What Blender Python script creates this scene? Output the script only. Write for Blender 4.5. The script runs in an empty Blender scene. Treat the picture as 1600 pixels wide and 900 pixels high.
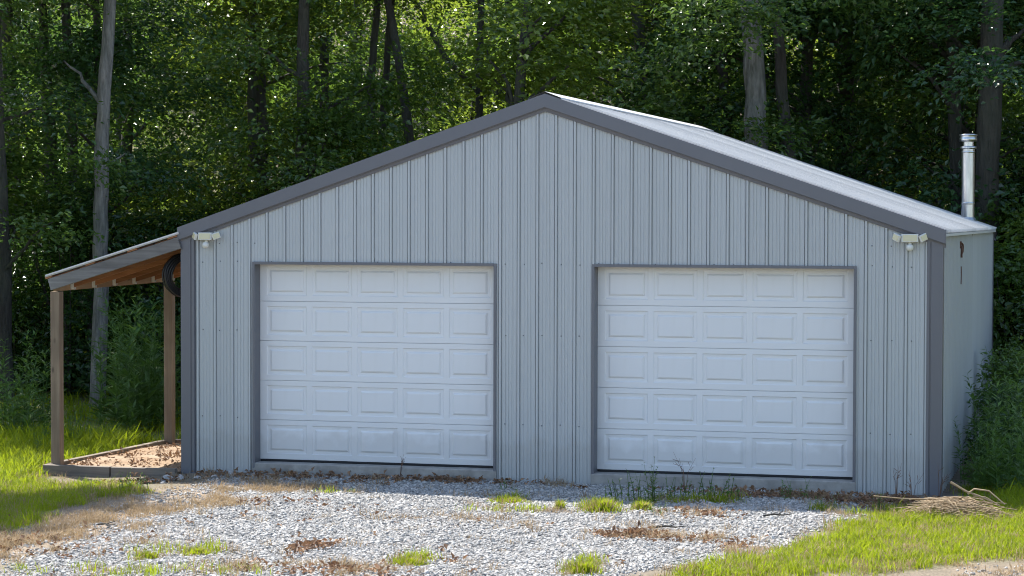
import bpy, math, random
import numpy as np
from mathutils import Vector, Matrix

random.seed(7)
rng = np.random.default_rng(11)
SC = bpy.context.scene
COL = SC.collection

# ------------------------------------------------------------------ camera, sky, sun, exposure
CAM = np.array([11.4494, -26.2361, 3.0042]); YAW, PIT, ROL, FPX = 0.263, -0.0303, 0.0022, 3558.8
_fw = np.array([-math.sin(YAW)*math.cos(PIT), math.cos(YAW)*math.cos(PIT), math.sin(PIT)])
_r = np.array([math.cos(YAW), math.sin(YAW), 0.0]); _u = np.cross(_r, _fw)
_r2 = _r*math.cos(ROL)+_u*math.sin(ROL); _u2 = -_r*math.sin(ROL)+_u*math.cos(ROL)
cd = bpy.data.cameras.new("camera"); cam = bpy.data.objects.new("camera", cd); COL.objects.link(cam)
cd.sensor_fit = 'HORIZONTAL'; cd.sensor_width = 36.0; cd.lens = 36.0*FPX/1600.0
cd.clip_start = 0.1; cd.clip_end = 2000
cam.matrix_world = Matrix(((_r2[0], _u2[0], -_fw[0], CAM[0]), (_r2[1], _u2[1], -_fw[1], CAM[1]),
                           (_r2[2], _u2[2], -_fw[2], CAM[2]), (0, 0, 0, 1)))
SC.camera = cam

SUN = Vector((0.59, -0.46, -1.0)).normalized()          # the way the light travels
w = bpy.data.worlds.new("World"); SC.world = w; w.use_nodes = True
wn = w.node_tree.nodes; wl = w.node_tree.links
bg = wn["Background"]; sky = wn.new("ShaderNodeTexSky"); sky.sky_type = 'NISHITA'; sky.sun_disc = False
sky.sun_elevation = math.asin(-SUN.z); sky.sun_rotation = math.atan2(-SUN.x, -SUN.y)
sky.air_density = 1.0; sky.dust_density = 1.2; sky.ozone_density = 1.0
bg.inputs[1].default_value = 0.13
wl.new(sky.outputs[0], bg.inputs[0])
sd = bpy.data.lights.new("sun", 'SUN'); so = bpy.data.objects.new("sun", sd); COL.objects.link(so)
sd.energy = 4.6; sd.angle = math.radians(0.53); sd.color = (1.0, 0.95, 0.87)
so.rotation_euler = SUN.to_track_quat('-Z', 'Y').to_euler(); so.location = (-20, 20, 40)

vs = SC.view_settings
vs.view_transform = 'Standard'; vs.look = 'None'; vs.exposure = 1.36; vs.gamma = 1.0; vs.use_curve_mapping = False
SC.cycles.max_bounces = 5; SC.cycles.diffuse_bounces = 3; SC.cycles.use_adaptive_sampling = True; SC.cycles.adaptive_threshold = .02; SC.cycles.glossy_bounces = 2; SC.cycles.transmission_bounces = 4
SC.cycles.sample_clamp_indirect = 6.0; SC.cycles.filter_width = 1.05

def ray(px, py): return _fw + _r2*(px-800)/FPX + _u2*(450-py)/FPX
def aty(px, py, Y):
    d = ray(px, py); return CAM + d*(Y-CAM[1])/d[1]
def atz(px, py, Z=-0.12):
    d = ray(px, py); return CAM + d*(Z-CAM[2])/d[2]

# ------------------------------------------------------------------ helpers
class MB:
    def __init__(s): s.v = []; s.f = []; s.sm = []
    def add(s, vs_, fs, smooth=False):
        o = len(s.v); s.v += [tuple(map(float, p)) for p in vs_]
        for f in fs: s.f.append(tuple(i+o for i in f)); s.sm.append(smooth)
        return s
    def box(s, x0, x1, y0, y1, z0, z1):
        return s.add([(x0,y0,z0),(x1,y0,z0),(x1,y1,z0),(x0,y1,z0),(x0,y0,z1),(x1,y0,z1),(x1,y1,z1),(x0,y1,z1)],
              [(0,3,2,1),(4,5,6,7),(0,1,5,4),(1,2,6,5),(2,3,7,6),(3,0,4,7)])
    def bar(s, a, b, wd, ht, up=(0,0,1), bevel=0.0):
        """beam from a to b, wd across, ht along up"""
        a = Vector(a); b = Vector(b); d = (b-a).normalized(); u = Vector(up); u = (u-d*u.dot(d)).normalized(); r = d.cross(u)
        bv = bevel; prof = [(-wd/2+bv,-ht/2),(wd/2-bv,-ht/2),(wd/2,-ht/2+bv),(wd/2,ht/2-bv),(wd/2-bv,ht/2),(-wd/2+bv,ht/2),(-wd/2,ht/2-bv),(-wd/2,-ht/2+bv)] if bv else [(-wd/2,-ht/2),(wd/2,-ht/2),(wd/2,ht/2),(-wd/2,ht/2)]
        n = len(prof); P = [a+r*p+u*q for p, q in prof]+[b+r*p+u*q for p, q in prof]
        F = [(i, (i+1) % n, n+(i+1) % n, n+i) for i in range(n)]+[tuple(range(n))[::-1], tuple(range(n, 2*n))]
        return s.add(P, F)
    def tube(s, pts, rad, n=8, cap=True, smooth=True):
        pts = [Vector(p) for p in pts]; m = len(pts)
        if not hasattr(rad, '__len__'): rad = [rad]*m
        V = []; F = []; ref = None
        for i, p in enumerate(pts):
            t = (pts[min(i+1, m-1)]-pts[max(i-1, 0)]).normalized()
            if ref is None: ref = Vector((1, 0, 0)) if abs(t.x) < .8 else Vector((0, 1, 0))
            ref = (ref-t*ref.dot(t)).normalized(); bb = t.cross(ref)
            for k in range(n):
                a = 2*math.pi*k/n; V.append(p+(ref*math.cos(a)+bb*math.sin(a))*rad[i])
        for i in range(m-1):
            for k in range(n):
                k2 = (k+1) % n; F.append((i*n+k, i*n+k2, (i+1)*n+k2, (i+1)*n+k))
        s.add(V, F, smooth)
        if cap: s.add(V[:n], [tuple(range(n))[::-1]]); s.add(V[-n:], [tuple(range(n))])
        return s
    def build(s, name, mat=None, parent=None):
        me = bpy.data.meshes.new(name); me.from_pydata(s.v, [], s.f); me.update()
        me.polygons.foreach_set('use_smooth', s.sm)
        if mat: me.materials.append(mat)
        return link(name, me, parent)
def link(name, me, parent=None):
    o = bpy.data.objects.new(name, me); COL.objects.link(o)
    if parent is not None: o.parent = parent
    return o
def tag(o, label=None, cat=None, group=None, kind=None):
    if label: o['label'] = label
    if cat: o['category'] = cat
    if group: o['group'] = group
    if kind: o['kind'] = kind
    return o
def empty(name, loc=(0, 0, 0)):
    o = bpy.data.objects.new(name, None); COL.objects.link(o); o.location = loc; o.empty_display_size = .2; return o
def mesh_np(name, V, F, mat, tint=None, smooth=False):
    V = np.asarray(V, np.float32); F = np.asarray(F, np.int32); k = F.shape[1]
    me = bpy.data.meshes.new(name); me.vertices.add(len(V)); me.vertices.foreach_set('co', V.ravel())
    me.loops.add(F.size); me.loops.foreach_set('vertex_index', F.ravel())
    me.polygons.add(len(F)); me.polygons.foreach_set('loop_start', np.arange(0, F.size, k, dtype=np.int32))
    me.polygons.foreach_set('use_smooth', np.full(len(F), smooth))
    me.update(calc_edges=True)
    if tint is not None:
        a = me.attributes.new('tint', 'FLOAT', 'FACE'); a.data.foreach_set('value', np.asarray(tint, np.float32))
    me.materials.append(mat); return me
def copy_tree(o, parent=None):
    c = o.copy(); COL.objects.link(c); c.parent = parent
    for ch in o.children: copy_tree(ch, c)
    return c

def _hash(ix, iy, s):
    h = np.sin(ix*127.1+iy*311.7+s*74.7)*43758.5453; return h-np.floor(h)
def vnoise(x, y, s=0):
    x = np.asarray(x, float); y = np.asarray(y, float); ix = np.floor(x); iy = np.floor(y); fx = x-ix; fy = y-iy
    fx = fx*fx*(3-2*fx); fy = fy*fy*(3-2*fy)
    return (_hash(ix,iy,s)*(1-fx)+_hash(ix+1,iy,s)*fx)*(1-fy)+(_hash(ix,iy+1,s)*(1-fx)+_hash(ix+1,iy+1,s)*fx)*fy
def fbm(x, y, s=0, o=4):
    t = 0; a = .5; f = 1
    for i in range(o): t = t+a*vnoise(np.asarray(x)*f, np.asarray(y)*f, s+i*7.3); a *= .5; f *= 2.03
    return t/(1-.5**o)
def sstep(a, b, x):
    t = np.clip((np.asarray(x, float)-a)/(b-a), 0, 1); return t*t*(3-2*t)

# ------------------------------------------------------------------ materials
def mat(name): 
    m = bpy.data.materials.new(name); m.use_nodes = True; nt = m.node_tree
    return m, nt, nt.nodes["Principled BSDF"], nt.nodes["Material Output"]
def N(nt, t, **kw):
    n = nt.nodes.new(t)
    for k, v in kw.items():
        if k in n.inputs: n.inputs[k].default_value = v
        else: setattr(n, k, v)
    return n
def ramp(nt, src, stops):
    r = nt.nodes.new("ShaderNodeValToRGB"); e = r.color_ramp.elements
    while len(e) < len(stops): e.new(.5)
    for i, (p, c) in enumerate(stops): e[i].position = p; e[i].color = (*c, 1) if len(c) == 3 else c
    nt.links.new(src, r.inputs[0]); return r.outputs[0]
def coords(nt, scale=(1, 1, 1), kind='Object'):
    tc = N(nt, "ShaderNodeTexCoord"); mp = N(nt, "ShaderNodeMapping"); mp.inputs['Scale'].default_value = scale
    nt.links.new(tc.outputs[kind], mp.inputs[0]); return mp.outputs[0]
def noise(nt, vec, scale, detail=4, rough=.55):
    n = N(nt, "ShaderNodeTexNoise"); n.inputs['Scale'].default_value = scale; n.inputs['Detail'].default_value = detail
    n.inputs['Roughness'].default_value = rough; nt.links.new(vec, n.inputs['Vector']); return n.outputs[0]
def mix(nt, f, a, b, mode='MIX'):
    m = N(nt, "ShaderNodeMix", data_type='RGBA', blend_type=mode)
    for idx, v in ((0, f), (6, a), (7, b)):
        if hasattr(v, 'links'): nt.links.new(v, m.inputs[idx])
        else: m.inputs[idx].default_value = v if idx == 0 else ((*v, 1) if len(v) == 3 else v)
    return m.outputs[2]
def bump(nt, h, strength, dist, bsdf):
    b = N(nt, "ShaderNodeBump"); b.inputs['Strength'].default_value = strength; b.inputs['Distance'].default_value = dist
    nt.links.new(h, b.inputs['Height']); nt.links.new(b.outputs[0], bsdf.inputs['Normal'])

def vary(nt, col, amt):
    oi = N(nt, "ShaderNodeObjectInfo"); mr = N(nt, "ShaderNodeMapRange"); hs = N(nt, "ShaderNodeHueSaturation")
    mr.inputs['To Min'].default_value = 1-amt; mr.inputs['To Max'].default_value = 1+amt
    nt.links.new(oi.outputs['Random'], mr.inputs['Value']); nt.links.new(mr.outputs[0], hs.inputs['Value']); nt.links.new(col, hs.inputs['Color']); return hs.outputs[0]
def painted(name, c, rough=.4, var=.06, scale=1.5, dirt=None, metallic=0.0, each=.0):
    m, nt, b, out = mat(name); v = coords(nt, (1, 1, .25))
    n = noise(nt, v, scale, 5)
    col = ramp(nt, n, [(.25, tuple(x*(1-var) for x in c)), (.75, tuple(min(1, x*(1+var)) for x in c))])
    if dirt:
        v2 = coords(nt, (3, 3, .5)); n2 = noise(nt, v2, 2.2, 6, .7)
        f = ramp(nt, n2, [(.56, (0, 0, 0)), (.8, (dirt[1],)*3)])
        col = mix(nt, f, col, dirt[0])
    if name in ('siding', 'door_white'):
        ge = N(nt, "ShaderNodeNewGeometry"); sx_ = N(nt, "ShaderNodeSeparateXYZ"); nt.links.new(ge.outputs['Position'], sx_.inputs[0])
        nn_ = N(nt, "ShaderNodeTexNoise"); nn_.inputs['Scale'].default_value = 5.0; nn_.inputs['Detail'].default_value = 6; nt.links.new(ge.outputs['Position'], nn_.inputs['Vector'])
        ma = N(nt, "ShaderNodeMath", operation='MULTIPLY_ADD'); ma.inputs[1].default_value = -.55; nt.links.new(nn_.outputs[0], ma.inputs[0]); nt.links.new(sx_.outputs[2], ma.inputs[2])
        col = mix(nt, ramp(nt, ma.outputs[0], [(.0, (.2,)*3), (.14, (0, 0, 0))]), col, (.27, .235, .19))
    if each: col = vary(nt, col, each)
    nt.links.new(col, b.inputs['Base Color']); b.inputs['Roughness'].default_value = rough; b.inputs['Metallic'].default_value = metallic
    n3 = noise(nt, coords(nt), 3.0, 2); bump(nt, n3, .12, .01, b)
    return m
M = {}
M['siding'] = painted('siding', (.415, .435, .440), .42, .035, .8, ((.33, .35, .33), .25), each=.04)
M['trim'] = painted('trim', (.122, .124, .140), .38, .05)
M['roof'] = painted('roof_metal', (.52, .52, .515), .38, .06, .6, ((.34, .31, .29), .3), each=.14)
M['door'] = painted('door_white', (.68, .685, .69), .45, .02, .7, ((.55, .54, .5), .12))
M['rubber'] = painted('rubber', (.012, .012, .013), .7)
M['plastic'] = painted('lamp_housing', (.62, .61, .56), .5, .05)
M['lens'] = painted('lamp_lens', (.60, .54, .34), .3, .04)
M['hose'] = painted('black_hose', (.014, .014, .017), .45)
M['screw'] = painted('screw_steel', (.10, .11, .12), .5)
M['hanger'] = painted('galvanised', (.60, .60, .58), .5)

def concrete(name, c, sc=6):
    m, nt, b, out = mat(name); v = coords(nt); n = noise(nt, v, sc, 8, .65); n2 = noise(nt, v, 1.3, 3)
    col = ramp(nt, n, [(.3, tuple(x*.65 for x in c)), (.7, tuple(x*1.15 for x in c))])
    col = mix(nt, ramp(nt, n2, [(.4, (0, 0, 0)), (.7, (.5,)*3)]), col, tuple(x*.6 for x in c))
    nt.links.new(col, b.inputs['Base Color']); b.inputs['Roughness'].default_value = .9; bump(nt, n, .5, .012, b); return m
M['concrete'] = concrete('concrete', (.34, .32, .29))
M['rubble'] = concrete('rubble', (.42, .40, .38), 9)

def wood(name, c1, c2, axis, knots=True):
    m, nt, b, out = mat(name); s = [14, 14, 14]; s[axis] = .8
    v = coords(nt, tuple(s)); n = noise(nt, v, 1.6, 6, .6)
    col = ramp(nt, n, [(.28, c1), (.55, tuple((p+q)/2 for p, q in zip(c1, c2))), (.78, c2)])
    s2 = [5, 5, 5]; s2[axis] = 2.2
    vo = N(nt, "ShaderNodeTexVoronoi"); vo.inputs['Scale'].default_value = 1.0; nt.links.new(coords(nt, tuple(s2)), vo.inputs['Vector'])
    k = ramp(nt, vo.outputs['Distance'], [(.06, (1, 1, 1)), (.14, (0, 0, 0))])
    col = mix(nt, k, col, tuple(x*.25 for x in c1)); big = noise(nt, coords(nt), 1.4, 3)
    col = mix(nt, ramp(nt, big, [(.35, (0, 0, 0)), (.7, (.55,)*3)]), col, tuple(x*.62 for x in c1)); col = vary(nt, col, .28)
    nt.links.new(col, b.inputs['Base Color']); b.inputs['Roughness'].default_value = .82; bump(nt, n, .35, .006, b); return m
M['post'] = wood('post_wood', (.17, .115, .075), (.34, .25, .17), 2)
M['greywood'] = wood('weathered_wood', (.115, .105, .10), (.29, .275, .26), 0)
M['rafter'] = wood('rafter_wood', (.24, .10, .045), (.42, .20, .09), 0)
M['beam'] = wood('beam_wood', (.36, .22, .12), (.52, .36, .22), 1)
M['timber'] = wood('timber_wood', (.13, .105, .085), (.30, .25, .20), 0)
M['timber_y'] = wood('timber_wood_long', (.12, .095, .07), (.29, .235, .175), 1)

m, nt, b, out = mat('stainless'); b.inputs['Metallic'].default_value = 1.0; b.inputs['Roughness'].default_value = .3
n = noise(nt, coords(nt, (6, 6, 1)), 3, 3); nt.links.new(ramp(nt, n, [(.3, (.42, .43, .44)), (.7, (.60, .61, .62))]), b.inputs['Base Color'])
M['steel'] = m
M['rust'] = painted('rusty_iron', (.10, .045, .03), .8, .3, 20)

def leafmat(name, dark, light, trans, tfac=.38, rough=.42, sat_var=.25, spec=.5):
    m, nt, b, out = mat(name)
    at = N(nt, "ShaderNodeAttribute", attribute_name='tint'); oi = N(nt, "ShaderNodeObjectInfo")
    col = ramp(nt, at.outputs['Fac'], [(0., dark), (.75, tuple((p+q)/2 for p, q in zip(dark, light))), (1., light)])
    hs = N(nt, "ShaderNodeHueSaturation"); mr = N(nt, "ShaderNodeMapRange")
    mr.inputs['To Min'].default_value = 1-sat_var; mr.inputs['To Max'].default_value = 1+sat_var
    nt.links.new(oi.outputs['Random'], mr.inputs['Value']); nt.links.new(mr.outputs[0], hs.inputs['Value']); nt.links.new(col, hs.inputs['Color'])
    nt.links.new(hs.outputs[0], b.inputs['Base Color']); b.inputs['Roughness'].default_value = rough; b.inputs['Specular IOR Level'].default_value = spec
    t = N(nt, "ShaderNodeBsdfTranslucent"); tc = mix(nt, .6, hs.outputs[0], trans); nt.links.new(tc, t.inputs[0])
    ms = N(nt, "ShaderNodeMixShader"); ms.inputs[0].default_value = tfac
    nt.links.new(b.outputs[0], ms.inputs[1]); nt.links.new(t.outputs[0], ms.inputs[2]); nt.links.new(ms.outputs[0], out.inputs[0]); return m
M['leaf'] = leafmat('leaf', (.035, .075, .018), (.095, .16, .035), (.26, .43, .05), .37, .22)
M['leaf2'] = leafmat('leaf_yellowish', (.055, .10, .018), (.13, .19, .035), (.44, .58, .06), .45, .23)
M['leaf3'] = leafmat('leaf_deep', (.024, .060, .024), (.06, .12, .04), (.17, .34, .05), .31, .22)
M['weed'] = leafmat('weed_green', (.05, .11, .02), (.11, .19, .035), (.2, .36, .05), .36, .5)
M['grass'] = leafmat('grass_green', (.11, .16, .008), (.26, .32, .020), (.50, .60, .02), .42, .7, .25, .12)
M['dry'] = leafmat('dry_grass', (.24, .165, .095), (.42, .32, .19), (.5, .38, .2), .25, .85, .2)
M['deadleaf'] = leafmat('dead_leaf', (.13, .065, .035), (.40, .25, .14), (.3, .16, .08), .15, .7, .35)
M['straw'] = leafmat('dry_stems', (.36, .27, .17), (.58, .47, .33), (.4, .3, .2), .05, .8, .1, .2)

def bark(name, c1, c2, sc=1.0):
    m, nt, b, out = mat(name); v = coords(nt, (9*sc, 9*sc, 1.4*sc)); n = noise(nt, v, 1.7, 7, .65)
    n2 = noise(nt, coords(nt), .7, 4)
    col = ramp(nt, n, [(.33, c1), (.66, c2)]); col = mix(nt, ramp(nt, n2, [(.4, (0, 0, 0)), (.75, (.6,)*3)]), col, (.10, .12, .085))
    nt.links.new(col, b.inputs['Base Color']); b.inputs['Roughness'].default_value = .92; bump(nt, n, 1.0, .12, b); return m
M['bark_grey'] = bark('bark_grey', (.09, .085, .08), (.34, .32, .305))
M['bark'] = bark('bark_brown', (.028, .023, .02), (.085, .072, .062))

def stonemat():
    m, nt, b, out = mat('gravel_stone'); oi = N(nt, "ShaderNodeObjectInfo")
    col = ramp(nt, oi.outputs['Random'], [(0, (.09, .088, .085)), (.25, (.205, .20, .19)), (.6, (.335, .325, .305)), (.9, (.50, .485, .455)), (1., (.29, .23, .175))])
    n = noise(nt, coords(nt), 30, 3); col = mix(nt, .35, col, ramp(nt, n, [(.3, (.17, .165, .155)), (.7, (.5, .49, .465))]))
    nt.links.new(col, b.inputs['Base Color']); b.inputs['Roughness'].default_value = .85; return m
M['stone'] = stonemat()

def groundmat():
    m, nt, b, out = mat('ground_surface'); L = nt.links
    v = coords(nt); at = lambda s: N(nt, "ShaderNodeAttribute", attribute_name=s).outputs['Fac']
    n1 = noise(nt, v, 2.2, 8, .65); n2 = noise(nt, v, 18, 6, .7); n3 = noise(nt, v, .35, 4)
    soil = ramp(nt, n2, [(.3, (.10, .075, .055)), (.7, (.23, .18, .135))])
    soil = mix(nt, ramp(nt, n3, [(.4, (0, 0, 0)), (.7, (.6,)*3)]), soil, (.12, .11, .06))
    vo = N(nt, "ShaderNodeTexVoronoi"); vo.inputs['Scale'].default_value = 34; L.new(v, vo.inputs['Vector'])
    sep = N(nt, "ShaderNodeSeparateColor"); L.new(vo.outputs['Color'], sep.inputs[0])
    grav = ramp(nt, sep.outputs[0], [(0, (.10, .095, .09)), (.4, (.22, .21, .20)), (1, (.38, .37, .35))])
    edge = ramp(nt, vo.outputs['Distance'], [(.35, (1, 1, 1)), (.75, (.35, .34, .33))])
    grav = mix(nt, 1.0, grav, edge, 'MULTIPLY')
    dry = ramp(nt, n2, [(.3, (.20, .14, .09)), (.7, (.42, .32, .22))])
    grs = ramp(nt, n2, [(.3, (.06, .08, .015)), (.7, (.17, .18, .04))])
    c = mix(nt, at('w_gravel'), soil, grav); c = mix(nt, at('w_dry'), c, dry); c = mix(nt, at('w_grass'), c, grs)
    L.new(c, b.inputs['Base Color']); b.inputs['Roughness'].default_value = .95
    bump(nt, mix(nt, .5, n2, vo.outputs['Distance']), .8, .03, b); return m
M['ground'] = groundmat()

# ------------------------------------------------------------------ ground
def gz(x, y):
    x = np.asarray(x, float); y = np.asarray(y, float)
    z = -.135-.10*sstep(.9, -1.0, x)+.02*sstep(-1, -3, y)
    z = z+(fbm(x*.5, y*.5, 3)-.5)*.05*sstep(.0, -1.2, y)+(fbm(x*.15, y*.15, 5)-.5)*.5*sstep(11, 20, y)
    z = z+1.45*sstep(-10, -25, y)
    z = z+.42*np.maximum(0, y-30)*sstep(30, 50, y)
    return z
def poly_px(L): return np.array([atz(px, py)[:2] for px, py in L])
def sdist(P, poly):
    """signed distance, positive inside"""
    x = P[:, 0]; y = P[:, 1]; n = len(poly); d = np.full(len(P), 1e9); ins = np.zeros(len(P), bool)
    for i in range(n):
        a = poly[i]; b2 = poly[(i+1) % n]; e = b2-a
        t = np.clip(((x-a[0])*e[0]+(y-a[1])*e[1])/(e@e+1e-12), 0, 1)
        d = np.minimum(d, np.hypot(x-a[0]-t*e[0], y-a[1]-t*e[1]))
        c = ((a[1] > y) != (b2[1] > y)); xi = a[0]+(y-a[1])/(b2[1]-a[1]+1e-12)*(b2[0]-a[0]); ins ^= c & (x < xi)
    return np.where(ins, d, -d)
GRAVEL = np.vstack([poly_px([(300,757),(330,742),(420,741),(900,752),(1345,765),(1385,785),(1340,808),(1262,836),(1225,860),(1120,878),(1010,897)]),
                    [[7.4,-9],[6.5,-30],[-3,-30],[-1,-9.5]], poly_px([(-60,905),(10,880),(110,848),(185,815),(290,792),(335,772)])])
DRYZONE = poly_px([(-60,850),(60,812),(150,792),(215,764),(300,752),(400,745),(520,760),(450,775),(400,790),(300,800),(230,822),(110,852),(0,888),(-60,900)])
GREENL = np.vstack([[[-30,60],[-2.05,12],[-1.75,3.6]], poly_px([(74,741),(200,748),(228,762),(165,785),(90,800),(20,832),(-70,850)]), [[-30,-6]]])
GREENR = np.vstack([poly_px([(1375,792),(1440,797),(1500,800)]), [[9.75,.5],[9.75,12],[40,30],[40,-3]], poly_px([(1700,872),(1520,878),(1380,893),(1250,908),(1000,915),(1020,898),(1120,880),(1240,856),(1275,836),(1345,812)])])
PATCH = []     # (kind, centre xy, rx, ry, strength)
for k, px, py, rx, ry, st in [('g',795,779,30,5,.9),('g',790,797,85,7,.45),('d',720,817,125,9,.9),('d',880,800,40,6,.4),('g',940,791,28,9,1),
      ('g',1003,790,16,8,.8),('d',1075,803,40,8,.5),('g',300,862,70,8,.32),('g',225,871,20,6,.7),('g',640,880,28,6,.9),('d',250,850,60,7,.6),('g',150,893,120,8,.25),('d',520,893,170,9,.6),('g',330,893,60,6,.3),('d',1040,838,90,9,.55),('g',912,888,26,10,.9),('d',1175,865,60,8,.6),('d',1320,885,50,8,.4),('g',1290,795,25,7,.6),('g',530,768,60,5,.35),('d',1340,800,50,9,.7),('d',640,770,200,5,.3),('d',480,745,130,6,.9),('d',1230,775,180,7,.6),('d',700,748,60,6,.8),('g',1055,781,100,6,.75),('g',1130,778,40,6,.6),('d',870,757,60,4,.5)]:
    c = atz(px, py)
    PATCH.append((k, c[:2], rx*.0070, ry*.047, st))
def masks(P):
    x, y = P[:, 0], P[:, 1]; nz = (fbm(x*1.6, y*1.6, 9)-.5); nf = fbm(x*5, y*5, 21)-.5
    wob = nz*1.1+nf*.5
    g = sstep(-.15, .25, sdist(P, GRAVEL)+wob*.55)
    d = sstep(-.1, .35, sdist(P, DRYZONE)+wob*.7); gl = sstep(-.15, .35, sdist(P, GREENL)+wob*.5); gr = sstep(-.15, .35, sdist(P, GREENR)+wob*.5)
    gg = np.maximum(gl, gr); bare = sstep(.0, .5, sdist(P, poly_px([(1480,905),(1500,884),(1600,868),(1760,862),(1760,930)]))+wob)
    gg = gg*(1-.85*bare)
    d = np.maximum(d, bare*.55)
    for k, c, rx, ry, st in PATCH:
        q = np.sqrt(((x-c[0])/rx)**2+((y-c[1])/ry)**2); m_ = st*sstep(1.25, .35, q+wob*.9)
        if k == 'g': gg = np.maximum(gg, m_)
        else: d = np.maximum(d, m_)
    gv = fbm(x*2.6, y*2.6, 81); d = d*(1-.8*gg)*(.35+.65*sstep(.36, .6, gv)); g = np.maximum(g, .55*sstep(.2, .8, d))*(1-.85*gg)*(1-.6*d)
    return g, d, gg
def axis(lo, hi, step, far, grow=1.35):
    a = list(np.arange(lo, hi+1e-6, step)); s = step; p = lo
    L = []
    while p > far[0]: s *= grow; p -= s; L.append(p)
    s = step; p = hi; R = []
    while p < far[1]: s *= grow; p += s; R.append(p)
    return np.array(L[::-1]+a+R)
gx = axis(-5, 14, .11, (-320, 320)); gy = axis(-9.5, 3, .11, (-320, 330))
XX, YY = np.meshgrid(gx, gy); ZZ = np.minimum(gz(XX, YY), 45); nx, ny = len(gx), len(gy)
V = np.stack([XX, YY, ZZ], -1).reshape(-1, 3); I = np.arange(nx*ny).reshape(ny, nx)
F = np.stack([I[:-1, :-1], I[:-1, 1:], I[1:, 1:], I[1:, :-1]], -1).reshape(-1, 4)
me = mesh_np('ground', V, F, M['ground'], None, True)
g_, d_, gg_ = masks(V[:, :2])
for nm, arr in (('w_gravel', g_), ('w_dry', d_), ('w_grass', gg_)):
    a = me.attributes.new(nm, 'FLOAT', 'POINT'); a.data.foreach_set('value', arr.astype(np.float32))
ground = tag(link('ground', me), kind='structure')

# ------------------------------------------------------------------ garage
XL, XR, D = 0.163, 9.428, 10.25
XM = (XL+XR)/2; EZ, RZ = 2.886, 4.483; XEL, XER = 0.105, 9.486
SL = (RZ-EZ)/(XM-XEL); NRM = 1/math.hypot(1, SL)
DW, HZ = 3.05, 2.44; A1, A2 = 1.114, 5.399
OPEN = [(A1, A1+DW), (A2, A2+DW)]
garage = tag(empty('garage', (XM, 0, -.13)), 'light grey metal garage with two white overhead doors and dark trim', 'garage')
def G(mb, name, mt, parent=None):
    o = mb.build(name, mt, parent or garage)
    if parent is None: o.location = (-XM, 0, .13)
    return o
PITCH = .2286
def profile(n=4):
    P = []
    for i in range(n):
        c = i*PITCH
        P += [(c+.0, 0.)] if False else []
        P += [(c+.010, 0), (c+.0125, -.013), (c+.0195, -.013), (c+.023, .020), (c+.046, .020), (c+.0500, -.011), (c+.0560, -.011), (c+.058, 0)]
        for q in (.108, .148, .188): P += [(c+q-.010, 0), (c+q-.008, -.0036), (c+q-.005, -.0036), (c+q-.002, .003), (c+q+.006, .003), (c+q+.010, 0)]
    return P
PROF = profile()
def clip_prof(a, b, extra=()):
    """points of the panel profile between a and b (panel coordinates), plus extra cuts"""
    X = np.array([0]+[p for p, _ in PROF]+[.9144]); H = np.array([0]+[h for _, h in PROF]+[0])
    xs = sorted(set([a, b]+[float(x) for x in X if a < x < b]+[e for e in extra if a < e < b]))
    return [(x, float(np.interp(x, X, H))) for x in xs]
def wall_sheet(x0, x1, start, top, bottom, put, cuts=()):
    """ribbed sheet panels from x0 to x1; yields one mesh per 0.9144 m panel"""
    p = start
    while p < x1-1e-4:
        a = max(x0, p)-p; b2 = min(x1, p+.9144)-p
        if b2-a > .01:
            mb = MB(); pts = clip_prof(a, b2, [c-p for c in cuts]); j_ = random.uniform(-.0018, .0018); pts = [(u_, h_+j_) for u_, h_ in pts]
            for (u0, h0), (u1, h1) in zip(pts[:-1], pts[1:]):
                for (zb0, zb1) in bottom(p+(u0+u1)/2):
                    zt0, zt1 = (top(p+u0), top(p+u1)) if zb1 is None else (zb1, zb1)
                    mb.add([put(p+u0, h0, zb0), put(p+u1, h1, zb0), put(p+u1, h1, zt1), put(p+u0, h0, zt0)], [(0, 1, 2, 3)])
            # lapped edge: a thin return so that each sheet stands a little proud of the next
            yield mb
        p += .9144
TOPF = lambda x: RZ-.03-abs(x-XM)*SL
def bot_front(x):
    for a, b2 in OPEN:
        if a < x < b2: return [(HZ, None)]
    return [(-.30, None)]
for mb in wall_sheet(XL, XR, XL-.30, TOPF, bot_front, lambda x, h, z: (x, -h, z), [A1, A1+DW, A2, A2+DW, XM]): G(mb, 'siding_panel', M['siding'])
for mb in wall_sheet(XL, XR, XL, TOPF, lambda x: [(-.30, None)], lambda x, h, z: (x, D+h, z), [XM]): G(mb, 'siding_panel', M['siding'])
TOPS = lambda y: EZ-.02
for mb in wall_sheet(0, D, 0, TOPS, lambda x: [(-.30, None)], lambda y, h, z: (XR+h, y, z)): G(mb, 'siding_panel', M['siding'])
for mb in wall_sheet(0, D, 0, TOPS, lambda x: [(-.35, None)], lambda y, h, z: (XL-h, y, z)): G(mb, 'siding_panel', M['siding'])
# roof sheets, ribs running up the slope
YR0, YR1 = -.045, D+.06
for s in (-1, 1):
    xe = XEL if s < 0 else XER
    def put(y, h, t, s=s, xe=xe):           # t: 0 at eave, 1 at ridge
        x = xe+(XM-xe)*t; z = EZ-.028+(RZ-EZ)*t; h = h*1.7; return (x+s*SL*NRM*h, y, z+NRM*h)
    for mb in wall_sheet(YR0, YR1, YR0, lambda y: 1., lambda y: [(0., None)], put): G(mb, 'roof_panel', M['roof'])
# dark underlay board just beneath the sheets closes the roof edge
for s, xe in ((-1, XEL), (1, XER)):
    a = Vector((xe+(.03 if s < 0 else -.03), 0, EZ-.075)); b2 = Vector((XM, 0, RZ-.085))
    for y in (.05, D/2, D-.05): G(MB().bar((a.x, y, a.z), (b2.x-s*-.0+s*.003, y, b2.z), .04, .06), 'rafter', M['greywood'])
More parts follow.
